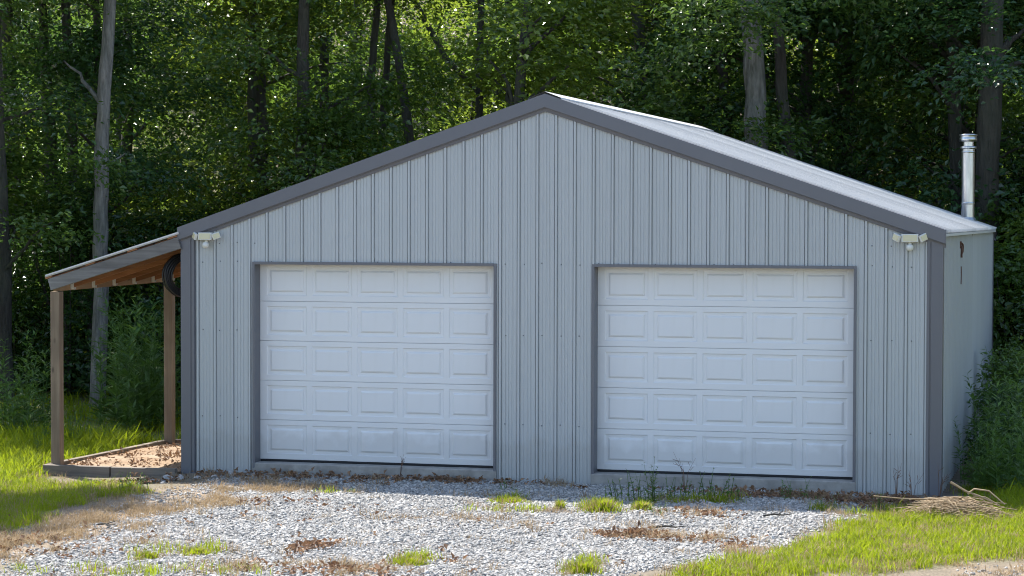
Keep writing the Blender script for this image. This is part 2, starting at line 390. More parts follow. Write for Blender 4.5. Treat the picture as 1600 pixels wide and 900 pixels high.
# rake trim: one folded piece for each slope, front and back
for yy, sg in ((0, -1), (D, 1)):
    for s, xe in ((-1, XEL), (1, XER)):
        dx = XM-xe; L = [(.012, .10), (.012, .0), (.004, -.062), (-.150, -.062), (-.163, -.052), (-.163, -.030), (-.205, -.022)]   # (height above roof line, offset outwards)
        mb = MB(); V0 = []; V1 = []
        for hz, off in L:
            yv = yy - sg*off if False else yy + (-sg)*(-off)*(-1)
            yv = yy + sg*(-off) if off > 0 else yy + sg*abs(off)
            cut = (.0 if hz > -.1 else .012*1)
            V0.append((xe-(-s)*(-cut)*0, yv, EZ+hz)); V1.append((XM, yv, RZ+hz))
        n = len(L); mb.add(V0+V1, [(i, i+1, n+i+1, n+i) for i in range(n-1)])
        # end cap at the eave
        yo = yy+sg*.062; mb.add([(xe-s*-.0, yo, EZ+.004), (xe, yo, EZ-.150), (xe, yy, EZ-.205), (xe, yy, EZ+.012)], [(0, 1, 2, 3)])
        G(mb, 'rake_trim', M['trim'])
# ridge cap
mb = MB(); prof = [(-.20, -.20*SL+.012), (-.19, -.19*SL+.026), (-.03, .022), (0, .034), (.03, .022), (.19, -.19*SL+.026), (.20, -.20*SL+.012)]
n = len(prof); mb.add([(XM+u, -.055, RZ+h-.002) for u, h in prof]+[(XM+u, D+.065, RZ+h-.002) for u, h in prof], [(i, i+1, n+i+1, n+i) for i in range(n-1)])
o = G(mb, 'ridge_cap', M['roof'])
# eave trim on both long sides
for s, xe in ((-1, XEL), (1, XER)):
    mb = MB(); mb.box(min(xe, xe-s*.03), max(xe, xe-s*.03), -.01, D+.02, EZ-.070, EZ-.040); G(mb, 'eave_trim', M['roof'])
# corner trims
TW = .150
for cx_, s in ((XL, -1), (XR, 1)):
    for cy_, t in ((0, -1), (D, 1)):
        mb = MB(); zt = EZ-.10; o1 = .027
        xo = cx_+s*o1; yo = cy_+t*o1
        P = [(cx_-s*(TW+.012), cy_+t*.0), (cx_-s*(TW), yo), (cx_-s*(TW-.028), yo), (cx_-s*(TW-.03), yo-t*.010), (cx_-s*(TW-.045), yo-t*.010), (cx_-s*(TW-.047), yo), (xo, yo), (xo, cy_-t*TW), (cx_, cy_-t*(TW+.012))]
        n = len(P); zb = -.30
        mb.add([(x, y, zb) for x, y in P]+[(x, y, zt) for x, y in P], [(i, i+1, n+i+1, n+i) for i in range(n-1)]); G(mb, 'corner_trim', M['trim'])
# screws in rows on the front and right walls
mb = MB(); rows = [.62, 1.38, 2.50, 2.62]
def screw(mb, x, z, y=-.004, s=.0065):
    mb.add([(x-s, y, z-s), (x+s, y, z-s), (x+s, y, z+s), (x-s, y, z+s), (x, y-.006, z)], [(0, 1, 4), (1, 2, 4), (2, 3, 4), (3, 0, 4)])
p = XL-.30
xs = []
while p < XR: xs.append(p+.098); p += PITCH
for z in (.55, 1.62, 2.47, 2.70):
    for x in xs:
        if not (XL+.16 < x < XR-.16) or z > TOPF(x)-.3: continue
        if z > 2.6 and A1 < x < A2+DW: continue
        if z < HZ and any(a-.06 < x < b2+.06 for a, b2 in OPEN): continue
        screw(mb, x+random.uniform(-.008, .008), z+random.uniform(-.01, .01))
o = G(mb, 'screw_heads', M['screw']); tag(o, kind='stuff')
# floor slab and door sills
mb = MB(); mb.box(XL+.02, XR-.02, .26, D-.03, -.40, -.006); G(mb, 'floor_slab', M['concrete'])
def sill(a, b2):
    mb = MB(); n = 16
    top = []; 
    for i in range(n+1):
        x = a-.035+(b2-a+.07)*i/n; j = random.uniform(-.006, .006); k = random.uniform(-.004, .001)
        top.append([(x, .25, -.002), (x, -.018+j, -.004+k), (x, -.030+j, -.016+k), (x, -.034+j*.5, -.45)])
    for i in range(n):
        for q in range(3):
            mb.add([top[i][q], top[i+1][q], top[i+1][q+1], top[i][q+1]], [(0, 3, 2, 1)])
    mb.add([top[0][0], top[0][1], top[0][2], top[0][3], (top[0][0][0], .25, -.45)], [(0, 1, 2, 3, 4)])
    mb.add([top[n][0], top[n][1], top[n][2], top[n][3], (top[n][0][0], .25, -.45)], [(4, 3, 2, 1, 0)])
    return mb
DY = .165
def ring(x0, x1, z0, z1, y): return [(x0, y, z0), (x1, y, z0), (x1, y, z1), (x0, y, z1)]
def raised_panel_mesh(wd, ht):
    mb = MB(); R = [(0, 0.), (.010, .008), (.032, .0105), (.046, .0105), (.050, .004), (.066, -.004), (.070, -.004)]
    V = []
    for ins, y in R: V += ring(ins, wd-ins, ins, ht-ins, y)
    for i in range(len(R)-1):
        for k in range(4):
            k2 = (k+1) % 4; mb.add([V[i*4+k], V[i*4+k2], V[i*4+4+k2], V[i*4+4+k]], [(0, 1, 2, 3)])
    mb.add(V[-4:], [(0, 1, 2, 3)]); me = bpy.data.meshes.new('raised_panel'); me.from_pydata(mb.v, [], mb.f); me.materials.append(M['door']); return me
SH = .4895; PW, PH, PP = .524, .356, .588; MX = (DW-(4*PP+PW))/2; MZ = (SH-PH)/2+.004
RPM = raised_panel_mesh(PW, PH)
def section_mesh():
    mb = MB(); xs = [-.0]; 
    cols = [0]; 
    for i in range(5): cols += [MX+i*PP, MX+i*PP+PW]
    cols += [DW]; rowz = [.004, MZ, MZ+PH, SH-.004]
    for i in range(len(cols)-1):
        for j in range(3):
            if j == 1 and i % 2 == 1: continue
            mb.add(ring(cols[i], cols[i+1], rowz[j], rowz[j+1], 0), [(0, 1, 2, 3)])
    # rounded meeting edges
    for z0, z1 in ((.004, 0.), (SH-.004, SH)):
        mb.add([(0, 0, z0), (DW, 0, z0), (DW, .012, z1), (0, .012, z1)], [(0, 1, 2, 3)])
        mb.add([(0, .012, z1), (DW, .012, z1), (DW, .04, z1), (0, .04, z1)], [(0, 1, 2, 3)])
    me = bpy.data.meshes.new('door_section'); me.from_pydata(mb.v, [], mb.f); me.materials.append(M['door']); return me
SECM = section_mesh()
for di, (a, b2) in enumerate(OPEN):
    G(sill(a, b2), 'door_sill', M['concrete'])
    mb = MB(); mb.box(a+.002, b2-.002, DY+.045, DY+.06, .0, HZ+.05); dr = G(mb, 'garage_door', M['door'])
    tag(dr, 'white overhead door of five sections, ' + ('nearer the timber lean-to' if di == 0 else 'nearer the steel stove pipe'))
    mb = MB(); mb.bar((a+.004, DY+.012, .010), (b2-.004, DY+.012, .010), .034, .026, (0, 0, 1), .008); mb.build('bottom_seal', M['rubber'], dr)
    for r_ in range(5):
        z0 = .024+r_*SH
        s_ = link('door_section', SECM, dr); s_.location = (a, DY, z0)
        for c_ in range(5):
            q = link('raised_panel', RPM, dr); q.location = (a+MX+c_*PP, DY, z0+MZ)
    # jambs, head and the thin folded edge around the opening
    for x, s in ((a, -1), (b2, 1)):
        mb = MB(); x0, x1 = (x-.030, x) if s < 0 else (x, x+.030)
        mb.box(x0, x1, -.026, .02, -.30 if True else 0, HZ+.032); mb.box(min(x, x+s*.01), max(x, x+s*.01), .02, DY+.05, -.004, HZ+.02); G(mb, 'jamb_trim', M['trim'])
    mb = MB(); mb.box(a, b2, -.028, .01, HZ, HZ+.034); mb.box(a, b2, .01, DY+.04, HZ+.002, HZ+.014); G(mb, 'head_trim', M['trim'])

# rusty hook and streak on the side wall
mb = MB(); hk = aty(1500, 378, 0)
hy = 2.9
hook = empty('wall_hook', (XR+.005, hy, 2.66)); hook.scale = (1, .75, .75); tag(hook, 'rusty iron hook with a dangling wire on the side wall', 'hook')
MB().box(0, .028, -.035, .035, -.02, .10).build('bracket', M['rust'], hook)
MB().tube([(.03, .01, .07), (.04, .03, .05), (.04, .10, .0), (.035, .14, -.07), (.03, .12, -.10)], .012, 6).build('strap', M['rust'], hook)
MB().tube([(.03, -.02, .02), (.035, -.05, -.05), (.03, -.04, -.12), (.03, -.03, -.17)], .013, 6).build('strap', M['rust'], hook)
MB().tube([(.024, .0, -.32), (.026, .01, -.45), (.024, .0, -.62)], .007, 5).build('wire', M['rust'], hook)

# ------------------------------------------------------------------ security lights
def security_light(loc, turn, label, group):
    t = tag(empty('security_light', loc), label, 'light', group); t.rotation_euler.z = turn; t.scale = (.93, .93, .93)
    MB().tube([(0, 0, 0), (0, -.03, 0)], .055, 14).build('wall_plate', M['plastic'], t)
    def head(name, cx, cz, w_, h_, yaw, tilt):
        h = MB(); d = .035
        P = []
        for (k, y) in ((.86, 0.), (1., -.012), (1., -d), (.93, -d-.006)):
            P.append([(sx*w_/2*k, y, sz*h_/2*k) for sx, sz in ((-1, -1), (1, -1), (1, 1), (-1, 1))])
        V = sum(P, [])
        for i in range(3): h.add(V[i*4:i*4+8], [(k, (k+1) % 4, 4+(k+1) % 4, 4+k) for k in range(4)])
        h.add(V[:4], [(3, 2, 1, 0)]); h.add(V[-4:], [(0, 1, 2, 3)])
        o = h.build(name, M['plastic'], t); o.location = (cx, -.05, cz); o.rotation_euler = (tilt, 0, yaw)
        l = MB(); l.box(-w_*.41, w_*.41, -d-.011, -d-.004, -h_*.37, h_*.37); l.build('lens', M['lens'], o)
        return o
    head('lamp_head', 0, .012, .205, .10, 0, -.12)
    head('wing_head', -.145, .02, .105, .085, -.75, -.1).rotation_euler.y = .35
    head('wing_head', .145, .02, .105, .085, .75, -.1).rotation_euler.y = -.35
    MB().tube([(0, -.035, -.03), (0, -.05, -.075)], .022, 8).build('neck', M['plastic'], t)
    MB().tube([(0, -.055, -.062), (0, -.055, -.07), (.0, -.058, -.10), (0, -.058, -.128), (0, -.056, -.136)], [.02, .042, .047, .042, .02], 12).build('motion_sensor', M['plastic'], t)
    return t
p = aty(325, 371, -.02); security_light((p[0], -.022, p[2]), -.12, 'cream twin-wing security light beside the lean-to corner', 'security lights under the eaves')
p = aty(1422, 374, -.02); security_light((p[0], -.022, p[2]), .06, 'cream twin-wing security light nearest the side wall and chimney', 'security lights under the eaves')

# ------------------------------------------------------------------ stove pipe through the roof
py_ = 9.85; p0 = aty(1512, 342, py_); p1 = aty(1513.5, 209, py_); px_ = p0[0]; zb = EZ+(XER-px_)*SL
sp = tag(empty('stove_pipe', (px_, py_, zb)), 'shiny stainless stove pipe with a round cap above the roof', 'stove pipe')
hh = p1[2]-zb
MB().tube([(0, 0, -.15), (0, 0, hh-.20)], .102, 28).build('pipe', M['steel'], sp)
for zz in (.22, hh-.30): MB().tube([(0, 0, zz), (0, 0, zz+.004), (0, 0, zz+.03), (0, 0, zz+.034)], [.103, .108, .108, .103], 28).build('band', M['steel'], sp)
MB().tube([(0, 0, hh-.24), (0, 0, hh-.235), (0, 0, hh-.20), (0, 0, hh-.195)], [.103, .127, .127, .10], 28).build('collar', M['steel'], sp)
c_ = MB().tube([(0, 0, hh-.20), (0, 0, hh-.12)], .085, 24).build('neck', M['steel'], sp)
cp = MB().tube([(0, 0, hh-.125), (0, 0, hh-.12), (0, 0, hh-.07), (0, 0, hh-.062), (0, 0, hh-.035), (0, 0, hh-.028), (0, 0, hh-.008), (0, 0, hh)], [.09, .136, .136, .130, .130, .142, .137, .05], 28).build('cap', M['steel'], sp)
MB().tube([(0, 0, -.06), (0, 0, .0), (0, 0, .02)], [.15, .12, .106], 24).build('flashing', M['steel'], sp)

# ------------------------------------------------------------------ lean-to
lt = tag(empty('lean_to', (-1.6, 0, -.13)), 'open timber lean-to with a metal roof against the garage side', 'lean-to')
def LT(mb, name, mt, parent=None):
    o = mb.build(name, mt, parent or lt)
    if parent is None: o.location = (1.6, 0, .13)
    return o
LX0, LX1, LY = -1.61, XL-.03, 3.25
lz = lambda x: 2.155+(x+1.66)*.304          # centre line of the rafters
PX = -1.575
for y, bz, X_ in ((.03, -.22, PX), (LY-.10, -.22, PX+.17)):
    LT(MB().bar((X_, y, bz), (X_, y, 2.075+(X_-PX)*.25), .122, .122, (0, 1, 0), .006), 'post', M['post'])
LT(MB().bar((PX, -.028, 2.15), (PX+.17, LY, 2.15+.17*.27), .04, .14, (0, 0, 1), .003), 'beam', M['beam'])
y = -.052; LT(MB().bar((LX0-.02, y, lz(LX0-.02)), (LX1, y, lz(LX1)), .040, .150, (0, 0, 1), .005), 'fascia_board', M['greywood'])
for i in range(6):
    y = .36+i*.56
    if y > LY-.1: y = LY-.08
    LT(MB().bar((PX+.03+.17*y/LY, y, lz(PX+.03+.17*y/LY)-.01), (LX1, y, lz(LX1)-.01), .04, .14), 'rafter', M['rafter'])
    hg = MB(); hx = PX+.032+.17*y/LY; hz = lz(hx)-.02
    hg.box(hx-.01, hx+.035, y-.028, y-.022, hz-.075, hz+.05); hg.box(hx-.01, hx+.035, y+.022, y+.028, hz-.075, hz+.05); hg.box(hx-.01, hx+.035, y-.022, y+.022, hz-.082, hz-.075)
    LT(hg, 'joist_hanger', M['hanger'])
for x in (-1.62, -1.05, -.48, .06):
    z = lz(x)+.097; LT(MB().bar((x-.02, -.075, z), (x-.02, LY+.05, z), .13 if x > -1.6 else .09, .036, (-.29, 0, .957)), 'purlin', M['rafter'])
# roof decking boards showing orange underneath
def put(y, h, t):
    x = LX0-.07+(LX1-LX0+.07)*t; z = lz(x)+.118; return (x-.29*h, y, z+.957*h)
for mb in wall_sheet(-.10, LY+.10, -.10, lambda y: 1., lambda y: [(0., None)], put): LT(mb, 'roof_panel', M['roof'])
for i in range(5):
    a = -1.60+i*.345; mb = MB(); mb.bar((a+.17, -.02, lz(a+.17)+.088), (a+.17, LY, lz(a+.17)+.088), .335, .016, (-.29, 0, .957)); LT(mb, 'roof_board', M['rafter'])
# border timbers
def timber(a, b2, wd, ht, mt, label):
    a = Vector(a); b2 = Vector(b2); c = (a+b2)/2
    o = MB().bar(a-c, b2-c, wd, ht, (0, 0, 1), .004).build('border_timber', mt); o.location = c
    tag(o, label, 'timber', 'timbers edging the lean-to floor'); return o
p = atz(75, 741, -.24)
timber((-1.68, -.12, -.172), (-.77, -.125, -.172), .10, .14, M['timber'], 'grey border timber under the front post of the lean-to')
timber((-.755, -.115, -.175), (.10, -.10, -.172), .09, .14, M['timber'], 'grey border timber between front post timber and garage corner')
timber((-1.64, -.065, -.165), (-1.56, 1.62, -.165), .09, .14, M['timber_y'], 'long edging timber along the open side, front length')
timber((-1.558, 1.635, -.165), (-1.47, LY+.02, -.16), .09, .14, M['timber_y'], 'long edging timber along the open side, rear length')
timber((-1.42, LY+.07, -.165), (.10, LY+.075, -.16), .09, .14, M['timber'], 'edging timber across the back of the lean-to floor')
# packed floor of the lean-to
fx = np.linspace(-1.615, XL-.02, 26); fy = np.linspace(-.07, LY+.03, 40); A, B = np.meshgrid(fx, fy)
Zf = -.175+.07*fbm(A*1.2, B*1.2, 40)+.02*fbm(A*6, B*6, 41)
I = np.arange(A.size).reshape(A.shape); Ff = np.stack([I[:-1, :-1], I[:-1, 1:], I[1:, 1:], I[1:, :-1]], -1).reshape(-1, 4)
m, nt, b, out = mat('leaf_strewn_earth'); v = coords(nt); n2 = noise(nt, v, 26, 6, .7); n1 = noise(nt, v, 2.0, 5)
cc = ramp(nt, n2, [(.3, (.15, .09, .05)), (.7, (.36, .25, .155))]); cc = mix(nt, ramp(nt, n1, [(.45, (0, 0, 0)), (.7, (.8,)*3)]), cc, (.36, .29, .21))
nt.links.new(cc, b.inputs['Base Color']); b.inputs['Roughness'].default_value = .95; bump(nt, n2, .8, .02, b)
tag(link('lean_to_floor', mesh_np('lean_to_floor', np.stack([A, B, Zf], -1).reshape(-1, 3), Ff, m, None, True)), kind='structure')

# black pipe coil hanging inside the corner
cc_ = aty(287, 429, .55)
coil = tag(empty('pipe_coil', (XL-.10, .55, cc_[2])), 'coil of black plastic pipe hanging under the lean-to roof', 'pipe coil')
for k in range(12):
    r0 = .175+.026*(k % 4); ox = -.015-.030*(k//4); ph = k*.7
    pts = [(ox-.012*math.sin(a*2+ph), r0*1.0*math.cos(a)+.006*math.sin(3*a+ph), (r0+.015)*math.sin(a)) for a in np.linspace(0, 2*math.pi, 33)]
    MB().tube(pts, .0150, 7, False).build('pipe_loop', M['hose'], coil)
MB().tube([(-.03, .0, -.215), (-.05, -.01, -.28), (-.02, .015, -.285), (-.03, 0, -.22)], .004, 5).build('tie_wire', M['hanger'], coil)
coil.rotation_euler = (0, 0, math.radians(-40)); coil.location = (XL-.16, .40, aty(284, 430, .40)[2])
MB().tube([(0, 0, .25), (0, 0, lz(-.05)-coil.location.z)], .006, 5).build('hanging_strap', M['hose'], coil)

# ------------------------------------------------------------------ foliage generators
def norm(a): return a/(np.linalg.norm(a, axis=-1, keepdims=True)+1e-9)
def leaves(P, Nn, Dr, size, wid=.62, fold=.16):
    """one folded leaf (two triangles) at every P, along Dr, facing Nn"""
    Dr = norm(Dr-Nn*np.sum(Dr*Nn, -1, keepdims=True)); S = np.cross(Nn, Dr); s = size[:, None]
    V = np.stack([P, P+Dr*s*.45+S*s*wid*.5+Nn*s*fold, P+Dr*s, P+Dr*s*.45-S*s*wid*.5+Nn*s*fold], 1).reshape(-1, 3)
    i = np.arange(len(P))*4; F = np.stack([np.stack([i, i+1, i+2], 1), np.stack([i, i+2, i+3], 1)], 1).reshape(-1, 3); return V, F
def sprays(rg, C, Nn, R, K, size, thick=.06, droop=.28):
    M_ = len(C); ref = norm(rg.normal(size=(M_, 3))); T = norm(np.cross(Nn, ref)); B = np.cross(Nn, T)
    a = rg.uniform(0, 2*np.pi, (M_, K)); r = np.sqrt(rg.uniform(0.02, 1, (M_, K)))*R[:, None]*rg.uniform(.75, 1.15, (M_, K))
    rad = T[:, None]*np.cos(a)[..., None]+B[:, None]*np.sin(a)[..., None]
    P = C[:, None]+rad*r[..., None]*np.array([1, 1, 1])+Nn[:, None]*(rg.normal(size=(M_, K))*thick*R[:, None])[..., None]
    P[..., 2] -= droop*r**2/(R[:, None])
    n = norm(Nn[:, None]+rg.normal(size=(M_, K, 3))*.33); d = rad+rg.normal(size=(M_, K, 3))*.5; d[..., 2] -= .25
    s = size*rg.uniform(.65, 1.3, (M_, K))
    tint = np.clip(rg.uniform(0, 1, (M_, K))*.5+rg.uniform(0, .65, (M_, 1))-.08, 0, 1)
    V, F = leaves(P.reshape(-1, 3), n.reshape(-1, 3), d.reshape(-1, 3), s.ravel()); return V, F, np.repeat(tint.ravel(), 2)
def crown_mesh(name, seed, R, z0, z1, M_, K, leaf, matl, spray=(.5, 1.05), shape=.5, clumps=26):
    rg = np.random.default_rng(seed)
    # boughs: sprays gather around a few bough ends so that the crown has gaps and lit shelves
    clumps += 6; ba = rg.uniform(0, 2*np.pi, clumps); bt = rg.uniform(0, 1, clumps); br = R*np.sqrt(rg.uniform(.08, 1, clumps))*(1-.55*np.abs(bt-.38)**1.3/.5)
    BC = np.stack([np.cos(ba)*br, np.sin(ba)*br, z0+(z1-z0)*bt], 1); k = rg.integers(0, clumps, M_)
    C = BC[k]+rg.normal(size=(M_, 3))*np.array([.75, .75, .32])*R*.195
    out = C*np.array([1, 1, 0])/(R); Nn = norm(np.array([0, 0, 1.])+out*.55+rg.normal(size=(M_, 3))*.28)
    V, F, t = sprays(rg, C, Nn, rg.uniform(*spray, M_), K, leaf)
    return mesh_np(name, V, F, matl, t), BC
def trunk_mb(path, rad, limbs=(), seed=0):
    mb = MB(); rg = random.Random(seed); m_ = len(path); pts = []; rr = []
    for i in range(m_-1):
        for k in range(4):
            t = k/4; a = Vector(path[i]); b2 = Vector(path[i+1]); pts.append(a.lerp(b2, t)+Vector((rg.uniform(-1, 1), rg.uniform(-1, 1), 0))*rad[i]*.12); rr.append((rad[i]*(1-t)+rad[i+1]*t)*rg.uniform(.95, 1.06))
    pts.append(Vector(path[-1])); rr.append(rad[-1]); mb.tube(pts, rr, 11)
    for a, b2, r0 in limbs:
        a = Vector(a); b2 = Vector(b2); L = (b2-a).length; P = []; 
        for k in range(6):
            t = k/5; P.append(a.lerp(b2, t)+Vector((rg.uniform(-1, 1)*.05*L, rg.uniform(-1, 1)*.05*L, .14*L*math.sin(t*math.pi)*.5+rg.uniform(-.02, .02)*L))*(1 if 0 < k < 5 else 0))
        mb.tube(P, [r0*(1-.75*k/5) for k in range(6)], 6)
    return mb

# ------------------------------------------------------------------ trees of the wood
KINDS = []
specs = [  # R, z0, z1, sprays, leaves per spray, leaf size, material, clumps
    (2.6, 1.4, 11., 360, 38, .145, 'leaf', 24), (2.7, 3.0, 12.5, 310, 38, .14, 'leaf2', 22), (2.3, .7, 9., 380, 36, .13, 'leaf3', 24),
    (2.9, 4.2, 13., 320, 38, .145, 'leaf', 20), (2.2, .5, 7.2, 310, 38, .12, 'leaf2', 20), (3.0, 1.8, 11.5, 390, 36, .16, 'leaf3', 24)]
for i, (R, z0, z1, ns, K, ls, mt, cl) in enumerate(specs):
    cm, BC = crown_mesh('crown', 100+i, R, z0, z1, ns, K, ls, M[mt], clumps=cl)
    rg = random.Random(i); lx = rg.uniform(-.4, .4)
    path = [(0, 0, -.4), (lx*.2, .05, z1*.25), (lx*.6, -.1, z1*.55), (lx, .1, z1*.95)]; r0 = .10+z1*.006
    limbs = []
    for bx, by, bz in BC[:16]:
        zz = max(.6, bz-rg.uniform(.5, 1.6)); zz = min(zz, z1*.9); limbs.append(((lx*zz/z1, 0, zz), (bx*.92, by*.92, bz), .05))
    tb = trunk_mb(path, [r0*1.25, r0, r0*.75, .04], limbs, i)
    me = bpy.data.meshes.new('trunk'); me.from_pydata(tb.v, [], tb.f); me.polygons.foreach_set('use_smooth', tb.sm); me.materials.append(M['bark'])
    KINDS.append((me, cm))
KLAB = ['mid green broadleaf tree', 'yellow green tall tree', 'dark leafy small tree', 'tall high-crowned green tree', 'light green low tree', 'deep green spreading tree']
def place_words(x, y):
    q = np.array([x, y, 3.])-CAM; px = 800+FPX*(q@_r2)/(q@_fw)
    a = next(w_ for lim, w_ in ((130, 'beyond the lean-to post'), (300, 'behind the lean-to roof'), (480, 'above the corner by the lean-to'), (680, 'above the rake on the lean-to half'), (850, 'just before the ridge peak'), (1020, 'behind the far end of the ridge'), (1220, 'behind the upper sunlit roof slope'), (1420, 'behind the lower sunlit roof slope'), (1e9, 'behind the stove pipe')) if px < lim)
    b = next(w_ for lim, w_ in ((16.5, 'at the wood edge'), (20, 'just inside the wood'), (26, 'midway into the wood'), (34, 'deep in the wood'), (1e9, 'far back in the wood')) if y < lim)
    return b+' '+a
KGRP = ['mid green trees of the wood', 'yellow green trees of the wood', 'dark small trees of the wood', 'tall high-crowned trees of the wood', 'light green low trees of the wood', 'deep green spreading trees of the wood']
def plant_tree(k, x, y, s=1., rz=None, label=None, group=None):
    t = empty('forest_tree', (x, y, float(gz(x, y)))); t.scale = (s, s, s*random.uniform(.92, 1.1)); t.rotation_euler.z = random.uniform(0, 6.28) if rz is None else rz
    link('trunk', KINDS[k][0], t); link('crown', KINDS[k][1], t); tag(t, label or KLAB[k]+' '+place_words(x, y), 'tree', group or KGRP[k]); return t
def xat(px, y): return aty(px, 342, y)[0]
TRUNKPX = [(158, 11), (1180, 13.2), (1228, 13.8)]
y = 14.5; row = 0
while y < 54:
    xl_, xr_ = xat(-130, y), xat(1730, y); step = 3.3+.06*(y-14); x = xl_+random.uniform(0, step)
    while x < xr_:
        f = (x-xl_)/(xr_-xl_); X_ = x+random.uniform(-.8, .8); Y_ = y+random.uniform(-1.3, 1.3)
        if row < 2: k = random.choice([0, 2, 5, 2, 5] if f > .62 else ([0, 2, 4, 0] if f < .3 else [1, 3, 4, 4]))
        else: k = random.choice([1, 1, 3, 4, 0] if f < .68 else [0, 5, 3, 2, 1])
        px_t = 800+FPX*((np.array([X_, Y_, 3])-CAM)@_r2)/((np.array([X_, Y_, 3])-CAM)@_fw)
        if (row < 2 and .28 < f < .62 and random.random() < .25) or (row >= 2 and random.random() < (.20 if f < .62 else .18)): x += step; continue
        if not any(abs(px_t-q) < 62 and Y_ < ty+1 for q, ty in TRUNKPX): plant_tree(k, X_, Y_, random.uniform(.85, 1.2))
        x += step*random.uniform(.8, 1.25)
    y += 3.6+.08*(y-14); row += 1
for k, x, y, s_ in [(3, -7.0, 9.0, .8), (0, -8.6, 7.0, .9), (1, -9.5, 10, .9), (5, -6.8, 12.2, .8), (3, -3.0, 12.6, .8), (5, 13.6, 12.5, .8), (2, 15.6, 11.5, .9), (5, 11.8, 15.0, .9), (0, 8.6, 15.2, .9), (5, 5.6, 16.5, .9)]: plant_tree(k, x, y, s_)

# trees whose trunks stand out in the photograph
def trunk_tree(pxs, Y, w_px, label, matl, kc, crown_z, cs, name='forest_tree', extra=(), base_extra=0):
    P = [aty(px, py, Y) for px, py in pxs]              # from the bottom up
    dpt = (P[0]-CAM)@_fw; r = w_px/2*dpt/FPX
    b0 = P[0]+(P[0]-P[1])*((P[0][2]-(-.6))/(P[1][2]-P[0][2]+1e-6)); b0[2] = -.6
    tdir = P[-1]-P[-2]; top = P[-1]+tdir/(tdir[2])*(14-P[-1][2])*.9
    path = [b0]+P+[top]; o = np.array([b0[0], Y, 0]); n = len(path)
    t = tag(empty(name, tuple(o)), label, 'tree'); t.location.z = float(gz(b0[0], Y))
    off = np.array([0, 0, t.location.z])
    rad = [r*1.25]+[r*(1-.25*i/len(P)) for i in range(len(P))]+[r*.35]
    tb = trunk_mb([tuple(q-o-off) for q in path], rad, [(tuple(aty(*a, Y)-o-off), tuple(aty(*b_, Y+dy)-o-off), rr) for a, b_, dy, rr in extra], int(w_px*7))
    tb.build('trunk', M[matl], t)
    c = link('crown', KINDS[kc][1], t); c.location = tuple(top-o-off-np.array([0, 0, 14-crown_z])); c.scale = (cs, cs, cs); c.rotation_euler.z = random.uniform(0, 6)
    return t
trunk_tree([(152, 640), (158, 450), (157, 330), (161, 180), (170, 40)], 9.6, 25, 'straight bare grey trunk rising behind the lean-to', 'bark_grey', 3, 4.2, .9,
           extra=[((157, 160), (100, 95), .3, .045), ((157, 270), (195, 240), .3, .03)])
trunk_tree([(1181, 240), (1179, 150), (1172, 0)], 13.2, 37, 'thick pale trunk above the roof with a thinner trunk beside it', 'bark_grey', 0, 3.6, .8)
trunk_tree([(1234, 250), (1222, 150), (1213, 0)], 13.8, 20, 'thin brown trunk just beside the thick pale trunk', 'bark', 3, 5, .7)
trunk_tree([(1538, 400), (1545, 200), (1552, 0)], 13.5, 40, 'thick dark trunk standing behind the stove pipe', 'bark', 5, 4.5, .8, extra=[((1550, 100), (1600, 45), .2, .10), ((1548, 120), (1610, 95), -.3, .08)])
for pts, Y, wpx, lab in [([(396, 300), (393, 150), (398, 0)], 14.5, 15, 'slim dark trunk rising behind the rake on the lean-to half'),
        ([(578, 245), (580, 120), (590, 0)], 15.5, 13, 'outermost of the three dark trunks grouped above the rake'),
        ([(594, 235), (604, 110), (612, 0)], 16, 12, 'middle one of the three dark trunks grouped above the rake'),
        ([(641, 222), (628, 130), (606, 0)], 15, 15, 'leaning one of the three dark trunks grouped above the rake'),
        ([(748, 190), (749, 90), (752, 0)], 15.5, 13, 'slim upright dark trunk just before the ridge peak'),
        ([(1008, 180), (1000, 60), (992, 0)], 16, 21, 'dark trunk beyond the ridge between peak and pale trunk'),
        ([(24, 400), (22, 250), (12, 60)], 13.5, 24, 'dark trunk at the edge of the picture beyond the lean-to'),
        ([(118, 600), (126, 480), (112, 200)], 14, 20, 'dark crooked trunk seen between lean-to post and grey trunk')]:
    trunk_tree(pts, Y, wpx, lab, 'bark', random.choice([1, 3]), 5.2, .75)
trunk_tree([(735, 130), (696, 90), (647, 0)], 22, 10, 'thin leaning dark trunk above the ridge', 'bark', 1, 6, .6)
# tree off to the side whose crown shades the grass
for x, y, sx, lab in [(-3.9, -.15, .56, 'high-crowned tree beside the drive shading the grass near the lean-to'), (-4.5, -1.75, .52, 'high-crowned tree beside the drive shading the front grass corner')]:
    t = plant_tree(3, x, y, sx, 1., lab, 'trees beside the drive'); t.name = 'shade_tree'; t.scale = (sx, sx*.8, .72)
    for c in t.children:
        if c.name.startswith('crown'): c.data = KINDS[5][1]; c.scale.z = .25; c.location.z = 7.8 if y > -1 else 8.8

